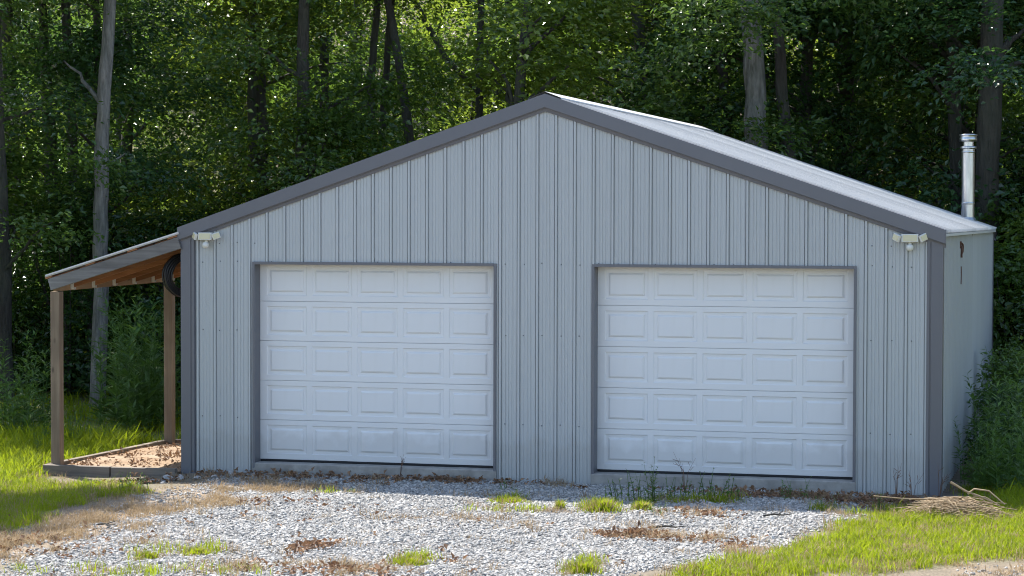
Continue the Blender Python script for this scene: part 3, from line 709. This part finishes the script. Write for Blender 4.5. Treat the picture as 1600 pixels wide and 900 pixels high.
# ------------------------------------------------------------------ undergrowth
def shrub_mesh(name, seed, R, H, M_, K, leaf, mt):
    rg = np.random.default_rng(seed); u = rg.uniform(0, 1, M_); a = rg.uniform(0, 6.283, M_); r = R*np.sqrt(rg.uniform(0, 1, M_))*np.sqrt(1-.8*u**2)
    C = np.stack([r*np.cos(a), r*np.sin(a), .12+H*u], 1); C += rg.normal(size=C.shape)*.08
    Nn = norm(np.array([0, 0, 1.])+C*np.array([1, 1, 0])/R*.7+rg.normal(size=(M_, 3))*.3)
    V, F, t = sprays(rg, C, Nn, rg.uniform(.18, .42, M_), K, leaf, .15, .2); return mesh_np(name, V, F, M[mt], t)
SHR = []
for i, (R, H, n_, K, ls, mt) in enumerate([(1.1, 2.0, 170, 26, .10, 'leaf'), (1.3, 2.8, 200, 26, .11, 'leaf2'), (.8, 1.2, 130, 24, .08, 'leaf3'), (1.2, 3.2, 210, 26, .11, 'leaf3')]):
    st = MB(); rg = random.Random(50+i)
    for k in range(7):
        a = rg.uniform(0, 6.28); st.tube([(0, 0, -.1), (math.cos(a)*R*.3, math.sin(a)*R*.3, H*.5), (math.cos(a)*R*.65, math.sin(a)*R*.65, H*.92)], [.022, .015, .005], 5)
    sm = bpy.data.meshes.new('stems'); sm.from_pydata(st.v, [], st.f); sm.materials.append(M['bark']); SHR.append((shrub_mesh('foliage', 60+i, R, H, n_, K, ls, mt), sm))
SLAB = ['mid green leafy shrub', 'tall light green shrub', 'low dark leafy shrub', 'tall dark shrub']
def shrub(k, x, y, s=1., label=None, group=None):
    t = empty('woodland_shrub', (x, y, float(gz(x, y)))); t.scale = (s, s, s); t.rotation_euler.z = random.uniform(0, 6.28)
    link('foliage', SHR[k][0], t); link('stems', SHR[k][1], t); tag(t, label or SLAB[k]+' '+place_words(x, y).replace('stove pipe', 'side wall'), 'shrub', group or ('wood edge shrubs: '+SLAB[k])); return t
for px0, px1 in ((-60, 300), (1545, 1680)):
    for Y, n_ in ((12.2, 6), (14, 7), (16.5, 7), (19.5, 8)):
        for q in np.linspace(px0, px1, n_ if px0 < 0 else max(3, n_//2)):
            if abs(q-150) < 35 and Y < 11: continue
            shrub(random.choice([0, 1, 3, 3, 0]), xat(q, Y)+random.uniform(-.5, .5), Y+random.uniform(-.8, .8), random.uniform(.8, 1.25))
# vines and shrubs along the side wall
for i, (x, y, s, k) in enumerate([(10.05, 2.2, .55, 2), (10.1, 4.0, .75, 2), (10.0, 5.8, .6, 0), (10.15, 8.0, .62, 0), (11.0, 5.2, .7, 2), (11.1, 7.6, .7, 0), (10.6, 9.6, .7, 3), (11.6, 9.6, .75, 0), (10.9, 3.2, .5, 2), (12.3, 8.2, .7, 2)]):
    shrub(k, x, y, s, 'dark leafy weed shrub growing along the garage side wall', 'weed shrubs along the side wall').name = 'weed_shrub'

# upright weeds: a stem with narrow leaves
def weed_meshes(seed, H, nst, leaf, lean=.25, wid=.28, sp=.12, dens=26):
    rg = np.random.default_rng(seed); P = []; D_ = []; S = []; mb = MB()
    for k in range(nst):
        a = rg.uniform(0, 6.283); b0 = np.array([rg.normal()*sp, rg.normal()*sp, -.03]); h = H*rg.uniform(.65, 1.1); ln = lean*h*rg.uniform(.2, 1)
        tip = b0+np.array([math.cos(a)*ln, math.sin(a)*ln, h]); mid = (b0+tip)/2-np.array([math.cos(a), math.sin(a), 0])*ln*.18
        mb.tube([b0, mid, tip], [.006, .004, .0015], 4)
        for q in range(int(dens*h/.8)):
            t = rg.uniform(.08, 1); c = b0*(1-t)**2+2*mid*t*(1-t)+tip*t*t; an = q*2.4+rg.uniform(-.4, .4)
            P.append(c); D_.append([math.cos(an), math.sin(an), rg.uniform(.1, .8)]); S.append(leaf*(1.15-.75*t)*rg.uniform(.7, 1.2))
    P = np.array(P); D_ = norm(np.array(D_)); Nn = norm(np.array([0, 0, 1.])-D_*D_[:, 2:3]+rg.normal(size=P.shape)*.15)
    V, F = leaves(P, Nn, D_, np.array(S), wid, .06); sm = bpy.data.meshes.new('stem'); sm.from_pydata(mb.v, [], mb.f)
    return V, F, np.repeat(rg.uniform(0, 1, len(P)), 2), sm
WEED = []
for i, (H, n_, lf, ln, wd, sp, mt) in enumerate([(.55, 6, .10, .25, .26, .08, 'weed'), (1.1, 8, .20, .3, .24, .18, 'weed'), (.32, 9, .07, .5, .5, .10, 'weed'), (.75, 5, .13, .35, .22, .12, 'weed')]):
    V, F, t, sm = weed_meshes(80+i, H, n_, lf, ln, wd, sp); sm.materials.append(M['weed']); WEED.append((mesh_np('leaves', V, F, M[mt], t), sm))
def weed(k, x, y, s, label, group=None, name='weed_plant'):
    t = empty(name, (x, y, float(gz(x, y)))); t.scale = (s, s, s); t.rotation_euler.z = random.uniform(0, 6.28)
    link('leaves', WEED[k][0], t); link('stem', WEED[k][1], t); return tag(t, label, 'weed', group)
for px, py, k, s, lab in [(1017, 786, 0, .95, 'tallest upright green weed before the door near the stove pipe'), (1028, 803, 2, .5, 'small weed with dark dead base standing on the gravel'),
        (1120, 780, 2, 1.1, 'low dark green weed clump against the door sill'), (975, 785, 2, 1.1, 'leafy weed behind the yellow grass clump'), (1288, 797, 2, .6, 'pale green weed at the end of the gravel shadow'), (207, 768, 2, .8, 'small bright green weed clump at the dry grass edge'),
        (1060, 778, 2, .9, 'dark weed in shade under the middle of the door'), (1240, 778, 2, .8, 'tiny weed under the far end of the door'), (790, 764, 2, .45, 'tiny weed by the wall between the doors'), (1376, 800, 0, .5, 'upright weed at the grass corner by straw pile')]:
    p = atz(px, py); weed(k, p[0], p[1], s, lab)
for px, py, k, s in [(100, 690, 0, 1.1), (112, 700, 3, .7), (128, 692, 0, 1.2), (140, 700, 0, .8), (150, 690, 3, .7), (165, 700, 0, .8), (178, 695, 0, .7), (60, 715, 0, .8), (70, 700, 3, .9), (118, 704, 0, .7)]:
    p = atz(px, py, -.22); weed(k, p[0], p[1], s, 'bright green leafy weed growing beside the lean-to edging', 'weeds beside the lean-to')
for px, py, s in [(195, 672, 1.5), (215, 668, 1.7), (232, 666, 1.6), (248, 664, 1.3), (205, 655, 1.9), (225, 650, 1.8), (185, 660, 1.2), (255, 655, 1.7), (20, 690, 1.1), (38, 682, 1.2), (5, 670, 1.4), (60, 672, 1.1), (240, 672, 1.0), (210, 678, 1.0)]:
    p = atz(px, py, -.22); weed(1, p[0], p[1], s, 'tall feathery green weed behind the lean-to', 'tall weeds behind the lean-to', 'tall_weed')
for px, py, s in [(1570, 775, .9), (1595, 765, 1.2), (1540, 772, .8), (1520, 765, .7), (1580, 745, 1.2), (1555, 752, 1.1), (1600, 735, 1.4)]:
    p = atz(px, py, -.15); weed(1, p[0], p[1], s, 'tall grassy weed in the shade beside the side wall', 'weeds beside the side wall', 'tall_weed')
# mounded grass clumps standing in the gravel
def clump(px, py, R, H, label):
    p = atz(px, py); rg = np.random.default_rng(px); V = []; F = []; T = []
    for k in range(int(900*R/.2)):
        a = rg.uniform(0, 6.283); r = R*min(1.6, abs(rg.normal())*.62); d_ = np.array([math.cos(a), math.sin(a), 0]); b0 = d_*r; h = H*max(.25, 1-.5*(r/R)**2)*rg.uniform(.4, 1.15)
        a2 = a+rg.normal()*.9; e = np.array([math.cos(a2), math.sin(a2), 0]); be = h*rg.uniform(.1, .7); s_ = np.array([-e[1], e[0], 0])*.003*rg.uniform(.7, 1.3)
        p1 = b0+e*be*.3+np.array([0, 0, h*.6]); p2 = b0+e*be+np.array([0, 0, h]); o = len(V); V += [b0-s_, b0+s_, p1+s_, p1-s_, p2]; F += [(o, o+1, o+2), (o, o+2, o+3), (o+3, o+2, o+4)]; T += [rg.uniform(.2, 1)]*3
    me = mesh_np('grass_clump', np.array(V), np.array(F), M['grass'], np.array(T)); me.materials.append(M['dry']); me.polygons.foreach_set('material_index', np.repeat((rg.uniform(0, 1, len(F)//3) < .3).astype(np.int32), 3)); o = link('grass_clump', me); o.location = (p[0], p[1], float(gz(p[0], p[1]))-.01); o.scale = (1.25, 1, 1); tag(o, label, 'grass clump')
clump(940, 800, .19, .17, 'largest yellow green grass mound in the gravel before the wall'); clump(795, 785, .20, .08, 'low flat yellow green clump in gravel between the doors'); clump(1003, 798, .10, .12, 'small yellow clump beside the tallest weed'); clump(640, 884, .14, .09, 'low grass clump in the open gravel before the lean-to side door')
clump(912, 897, .16, .13, 'dark green clump at the front edge of the gravel'); clump(875, 797, .05, .13, 'small tan clump next to the yellow mound'); clump(308, 866, .18, .08, 'low spreading clump in the gravel near dry grass'); clump(232, 872, .10, .08, 'small green clump at the gravel edge'); clump(208, 770, .22, .10, 'bright green clump before the border timber')
# dry thin stalks
def stalk(px, py, h, lab):
    p = atz(px, py); mb = MB(); rg = random.Random(px)
    for k in range(4):
        a = rg.uniform(0, 6.28); l = h*rg.uniform(.1, .35); H_ = h*rg.uniform(.6, 1.1)
        mb.tube([(0, 0, -.02), (math.cos(a)*l*.3, math.sin(a)*l*.3, H_*.6), (math.cos(a)*l, math.sin(a)*l, H_)], [.003, .002, .001], 4)
        for q in range(2): 
            z = H_*(.65+.12*q); mb.tube([(math.cos(a)*l*.5, math.sin(a)*l*.5, z), (math.cos(a+q)*l*.8, math.sin(a+q)*l*.8, z+.04)], [.002, .0025], 4)
    o = mb.build('dry_stalk', M['deadleaf']); o.location = (p[0], p[1], float(gz(p[0], p[1]))); tag(o, lab, 'stalk', 'dry weed stalks')
stalk(1070, 768, .55, 'thin dry stalk in front of the lower door panels'); stalk(625, 745, .26, 'short dry stalk under the door near the lean-to'); stalk(1400, 783, .42, 'dry stalk against the grey wall by the corner'); stalk(1425, 786, .38, 'dry stalk nearest the garage corner trim'); stalk(1467, 780, .45, 'bent dry stalk at the garage corner trim'); stalk(252, 715, .3, 'dead stalk standing inside the lean-to')

# ------------------------------------------------------------------ scattered cover (uncountable): instanced on points
def scatter(name, P, rot, scl, idx, meshes, label, cat):
    col = bpy.data.collections.new(name+'_pieces')
    for i, m_ in enumerate(meshes): col.objects.link(bpy.data.objects.new('%s_piece_%02d' % (name, i), m_))
    me = bpy.data.meshes.new(name); me.vertices.add(len(P)); me.vertices.foreach_set('co', np.asarray(P, np.float32).ravel())
    a = me.attributes.new('rot', 'FLOAT_VECTOR', 'POINT'); a.data.foreach_set('vector', np.asarray(rot, np.float32).ravel())
    a = me.attributes.new('scl', 'FLOAT_VECTOR', 'POINT'); a.data.foreach_set('vector', np.asarray(scl, np.float32).ravel())
    a = me.attributes.new('pick', 'INT', 'POINT'); a.data.foreach_set('value', np.asarray(idx, np.int32))
    o = link(name, me); ng = bpy.data.node_groups.new(name, 'GeometryNodeTree')
    ng.interface.new_socket('Geometry', in_out='INPUT', socket_type='NodeSocketGeometry'); ng.interface.new_socket('Geometry', in_out='OUTPUT', socket_type='NodeSocketGeometry')
    nn = ng.nodes; i_ = nn.new('NodeGroupInput'); o_ = nn.new('NodeGroupOutput'); ip = nn.new('GeometryNodeInstanceOnPoints'); ci = nn.new('GeometryNodeCollectionInfo')
    ci.inputs['Collection'].default_value = col; ci.inputs['Separate Children'].default_value = True; ci.inputs['Reset Children'].default_value = True
    ip.inputs['Pick Instance'].default_value = True
    def na(n_, t): q = nn.new('GeometryNodeInputNamedAttribute'); q.data_type = t; q.inputs[0].default_value = n_; return q.outputs[0]
    L = ng.links; L.new(i_.outputs[0], ip.inputs['Points']); L.new(ci.outputs[0], ip.inputs['Instance']); L.new(na('pick', 'INT'), ip.inputs['Instance Index'])
    e2r = nn.new('FunctionNodeEulerToRotation'); L.new(na('rot', 'FLOAT_VECTOR'), e2r.inputs[0]); L.new(e2r.outputs[0], ip.inputs['Rotation'])
    L.new(na('scl', 'FLOAT_VECTOR'), ip.inputs['Scale']); L.new(ip.outputs[0], o_.inputs[0])
    md = o.modifiers.new('scatter', 'NODES'); md.node_group = ng; return tag(o, label, cat, None, 'stuff')
def stone_mesh(seed):
    import bmesh
    bm = bmesh.new(); bmesh.ops.create_icosphere(bm, subdivisions=1, radius=.5); rg = np.random.default_rng(seed)
    sc = np.array([1.25, 1., .62])*rg.uniform(.8, 1.2, 3)
    cut = norm(rg.normal(size=(7, 3)))
    for v in bm.verts:
        c = np.array(v.co)
        for n_ in cut:
            h = c@n_
            if h > .36: c = c-n_*(h-.36)
        v.co = c*sc*rg.uniform(.93, 1.07)
    me = bpy.data.meshes.new('stone'); bm.to_mesh(me); bm.free(); me.materials.append(M['stone']); return me
STN = [stone_mesh(i) for i in range(8)]
def sample(n, x0, x1, y0, y1): return np.stack([rng.uniform(x0, x1, n), rng.uniform(y0, y1, n)], 1)
def in_building(P, m_=.05): return (P[:, 0] > XL-m_) & (P[:, 0] < XR+m_) & (P[:, 1] > -.035) & (P[:, 1] < D)
def in_leanto(P): return (P[:, 0] > -1.72) & (P[:, 0] < XL+.05) & (P[:, 1] > -.18) & (P[:, 1] < LY+.12)
P = sample(420000, -2.5, 11, -9.2, .0); g, d, gg = masks(P); keep = (rng.uniform(0, 1, len(P)) < np.clip(g*1.0*(.62+.38*sstep(.38, .56, fbm(P[:, 0]*1.7, P[:, 1]*1.7, 33)))+.03*(d > .1), 0, 1)) & ~in_building(P) & ~in_leanto(P); P = P[keep]; n_ = len(P)
s = rng.lognormal(math.log(.0175), .45, n_).clip(.009, .052)
P3 = np.column_stack([P, gz(P[:, 0], P[:, 1])+s*.16]); R3 = np.column_stack([rng.normal(0, .35, n_), rng.normal(0, .35, n_), rng.uniform(0, 6.283, n_)])
scatter('gravel', P3, R3, np.column_stack([s, s, s]), rng.integers(0, 8, n_), STN, 'pale grey crushed gravel of the drive', 'gravel')

def tuft(seed, nb, H, sp, wd, bend, mt):
    rg = np.random.default_rng(seed); V = []; F = []; T = []
    for k in range(nb):
        a = rg.uniform(0, 6.283); b0 = np.array([rg.normal()*sp, rg.normal()*sp, -.01]); h = H*rg.uniform(.5, 1.15); be = bend*h*rg.uniform(.2, 1.2)
        d_ = np.array([math.cos(a), math.sin(a), 0]); s_ = np.array([-d_[1], d_[0], 0])*wd*rg.uniform(.7, 1.2)
        p1 = b0+d_*be*.25+np.array([0, 0, h*.55]); p2 = b0+d_*be+np.array([0, 0, h*rg.uniform(.8, 1.)]); o = len(V)
        V += [b0-s_, b0+s_, p1+s_*.8, p1-s_*.8, p2]; F += [(o, o+1, o+2), (o, o+2, o+3), (o+3, o+2, o+4)]; T += [rg.uniform(0, 1)]*3
    return mesh_np('tuft', np.array(V), np.array(F), M[mt], np.array(T))
GT = [tuft(i, 18, .06 if i < 3 else .11, .05, .0034, .8, 'grass' if i != 1 else 'dry') for i in range(6)]
DT = [tuft(20+i, 20, .06 if i < 3 else .11, .05, .0026, 1.1, 'dry') for i in range(5)]
def grass_scatter(name, n, box, dens, meshes, smin, smax, label, cat, tall=None):
    P = sample(n, *box); dn = dens(P); keep = (rng.uniform(0, 1, len(P)) < dn) & ~in_building(P) & ~in_leanto(P); P = P[keep]; m_ = len(P)
    s = rng.uniform(smin, smax, m_)
    if tall is not None: s = s*tall(P)
    R3 = np.column_stack([rng.normal(0, .12, m_), rng.normal(0, .12, m_), rng.uniform(0, 6.283, m_)])
    return scatter(name, np.column_stack([P, gz(P[:, 0], P[:, 1])]), R3, np.column_stack([s, s, s]), rng.integers(0, len(meshes), m_), meshes, label, cat)
mg = lambda P: masks(P)[2]; md_ = lambda P: masks(P)[1]
tallf = lambda P: 1+.9*sstep(1., 4., P[:, 1])+.9*sstep(-.3, -2.2, P[:, 0])*sstep(-2.5, .5, P[:, 1])+1.4*sstep(9.8, 11, P[:, 0])*sstep(-1.5, .6, P[:, 1])
grass_scatter('lawn_grass', 62000, (-5.5, 15, -8.8, 3.5), lambda P: np.clip(mg(P)*1.1, 0, 1)**1.3*np.clip(.25+1.5*fbm(P[:, 0]*2.3, P[:, 1]*2.3, 71)**1.3, 0, 1)*(1-.8*((P[:, 0] > -1.9) & (P[:, 0] < .3) & (P[:, 1] > -.75))), GT, .65, 1.35, 'bright green grass around the gravel', 'grass', tallf)
grass_scatter('wood_edge_grass', 16000, (-12, 18, 3.5, 16), lambda P: .22*(fbm(P[:, 0]*.5, P[:, 1]*.5, 61) > .42), GT, 1.4, 3.0, 'tall green grass at the wood edge', 'grass')
grass_scatter('dry_grass', 60000, (-5, 14, -9, 2), lambda P: np.clip(md_(P)*1.3*sstep(.36, .62, fbm(P[:, 0]*2.6, P[:, 1]*2.6, 81)), 0, 1)*.8+.25*masks(P)[2]+.015, DT, .6, 1.3, 'withered tan grass along the gravel edge', 'dry grass')
# dead leaves: on the lean-to floor, along the walls and in small drifts on the gravel
def deadleaf_mesh(seed):
    rg = np.random.default_rng(seed); n_ = 5; P = np.column_stack([rg.normal(0, .035, (n_, 2)), rg.uniform(.002, .02, n_)]); Nn = norm(np.array([0, 0, 1.])+rg.normal(size=(n_, 3))*.6)
    V, F = leaves(P, Nn, rg.normal(size=(n_, 3)), rg.uniform(.03, .065, n_), .6, .25); return mesh_np('leaf_bits', V, F, M['deadleaf'], np.repeat(rg.uniform(0, 1, n_), 2))
DL = [deadleaf_mesh(i) for i in range(5)]
L_ = []
P = sample(230, -1.58, .1, .0, LY); L_.append(np.column_stack([P, -.135+0*P[:, 0]]))
for px, py, n_, sx, sy in [(485, 859, 45, .10, .18), (960, 838, 25, .09, .10), (1000, 837, 40, .10, .12), (1060, 843, 35, .3, .15), (1105, 805, 25, .2, .2), (500, 790, 10, .3, .4), (420, 786, 12, .2, .2), (480, 744, 200, .9, .25), (700, 750, 120, .45, .14), (1250, 774, 220, .8, .2), (1390, 786, 140, .35, .25), (200, 748, 60, .3, .15), (60, 850, 70, .5, .5), (640, 880, 10, .3, .2), (820, 820, 16, 2.5, 1.5), (900, 860, 16, 3., 1.2), (530, 896, 60, .5, .2), (1150, 858, 16, .08, .12)]:
    c = atz(px, py); Q = np.column_stack([rng.normal(c[0], sx, n_), rng.normal(c[1], sy, n_)]); Q = Q[~in_building(Q) & ~in_leanto(Q)]; L_.append(np.column_stack([Q, gz(Q[:, 0], Q[:, 1])+.012]))
P3 = np.vstack(L_); n_ = len(P3); s = rng.uniform(.6, 1.3, n_)
scatter('dead_leaves', P3, np.column_stack([rng.normal(0, .2, n_), rng.normal(0, .2, n_), rng.uniform(0, 6.28, n_)]), np.column_stack([s, s, s]), rng.integers(0, 5, n_), DL, 'dry brown leaf litter on floor and gravel', 'leaf litter')

# ------------------------------------------------------------------ loose things
def rock(px, py, s, lab, mt='rubble', z=None, flat=.6, grp='broken stones by the wall'):
    import bmesh
    p = atz(px, py) if z is None else atz(px, py, z); bm = bmesh.new(); bmesh.ops.create_icosphere(bm, subdivisions=2, radius=.5); rg = np.random.default_rng(px*3+py)
    sc = np.array([rg.uniform(1, 1.5), rg.uniform(.7, 1.1), flat*rg.uniform(.8, 1.2)])*s; cut = norm(rg.normal(size=(9, 3)))
    for v in bm.verts:
        c = np.array(v.co)
        for n_ in cut:
            h = c@n_
            if h > .33: c = c-n_*(h-.33)
        v.co = c*sc*rg.uniform(.97, 1.03)
    me = bpy.data.meshes.new('stone'); bm.to_mesh(me); bm.free(); me.materials.append(M[mt]); o = link('broken_stone', me)
    o.location = (p[0], p[1], float(gz(p[0], p[1]))+s*flat*.2); o.rotation_euler.z = rg.uniform(0, 6); tag(o, lab, 'stone', grp)
for px, py, s, lab in [(384, 735, .20, 'largest pale concrete chunk at the door sill end'), (360, 740, .12, 'small pale rubble stone beside the largest concrete chunk'), (425, 737, .12, 'pale rubble stone under the door sill'), (335, 744, .10, 'small rubble stone before the wall near the corner'),
        (240, 748, .13, 'flat rubble stone before the border timber'), (262, 746, .17, 'slab-like rubble piece against the border timber'), (282, 744, .14, 'rubble piece at the garage corner trim'), (255, 752, .09, 'small stone in front of the rubble at the corner'), (308, 745, .12, 'stone at the foot of the wall beside the corner trim'),
        (1081, 783, .11, 'grey stone in the weeds before the door'), (1100, 784, .10, 'tan stone next to the grey stone before the door'), (1185, 766, .10, 'stone against the sill near the weeds'), (1215, 770, .09, 'small stone under the door near the corner'), (858, 757, .08, 'small stone by the wall between the doors'), (1270, 768, .10, 'stone below the far end of the door'), (1153, 862, .09, 'tan stone lying on the gravel near the grass')]:
    rock(px, py, s, lab)
# twig on the gravel
for px, py, ln, an, lab in [(1215, 811, .30, .2, 'dark fallen twig lying on the gravel'), (1045, 829, .35, .1, 'thin pale twig beside the leaf drift on gravel'), (165, 826, .25, -.5, 'dark twig at the gravel edge near dry grass')]:
    p = atz(px, py); mb = MB(); rg = random.Random(px); mb.tube([(-ln/2, 0, 0), (-ln*.1, .02, .015), (ln*.2, -.01, .01), (ln/2, .03, .02)], [.011, .010, .008, .004], 6); mb.tube([(0, 0, .012), (ln*.2, .08, .04)], [.006, .003], 5)
    o = mb.build('twig', M['bark']); o.location = (p[0], p[1], float(gz(p[0], p[1]))+.03); o.rotation_euler.z = an; tag(o, lab, 'twig')
# pile of dry stems at the corner
p = atz(1492, 808); bp = tag(empty('brush_pile', (p[0], p[1], float(gz(p[0], p[1])))), 'pile of dry tan stems on the grass by the garage corner', 'brush pile')
mb = MB(); rg = random.Random(5)
for k in range(340):
    cx_, cy_ = rg.gauss(0, .22), rg.gauss(0, .16); h = max(.0, .19*(1-(cx_/.6)**2))*rg.uniform(.1, 1.); a = rg.gauss(0, .55)+(math.pi if rg.random() < .5 else 0); l = rg.uniform(.18, .5)
    dx, dy = math.cos(a)*l/2, math.sin(a)*l/2; t = rg.uniform(-.05, .06)
    mb.tube([(cx_-dx, cy_-dy, h-t*.5), (cx_, cy_, h+.025), (cx_+dx, cy_+dy, max(0.01, h+t-.03))], [.0036, .004, .002], 4)
tag(mb.build('stems', M['straw'], bp), kind='stuff')
def q(px, py, dy=0): return Vector(aty(px, py, p[1]+dy))-bp.location
for pts, r_ in [([(1365, 775), (1410, 779), (1460, 780), (1500, 778)], .007), ([(1485, 753), (1510, 768), (1530, 775), (1550, 784)], .013), ([(1512, 772), (1522, 764), (1545, 767), (1570, 788)], .011), ([(1520, 775), (1540, 777), (1562, 790)], .008)]:
    P_ = [q(*t_) for t_ in pts]; MB().tube(P_, [r_*(1-.12*i) for i in range(len(P_))], 7).build('branch', M['straw'], bp)
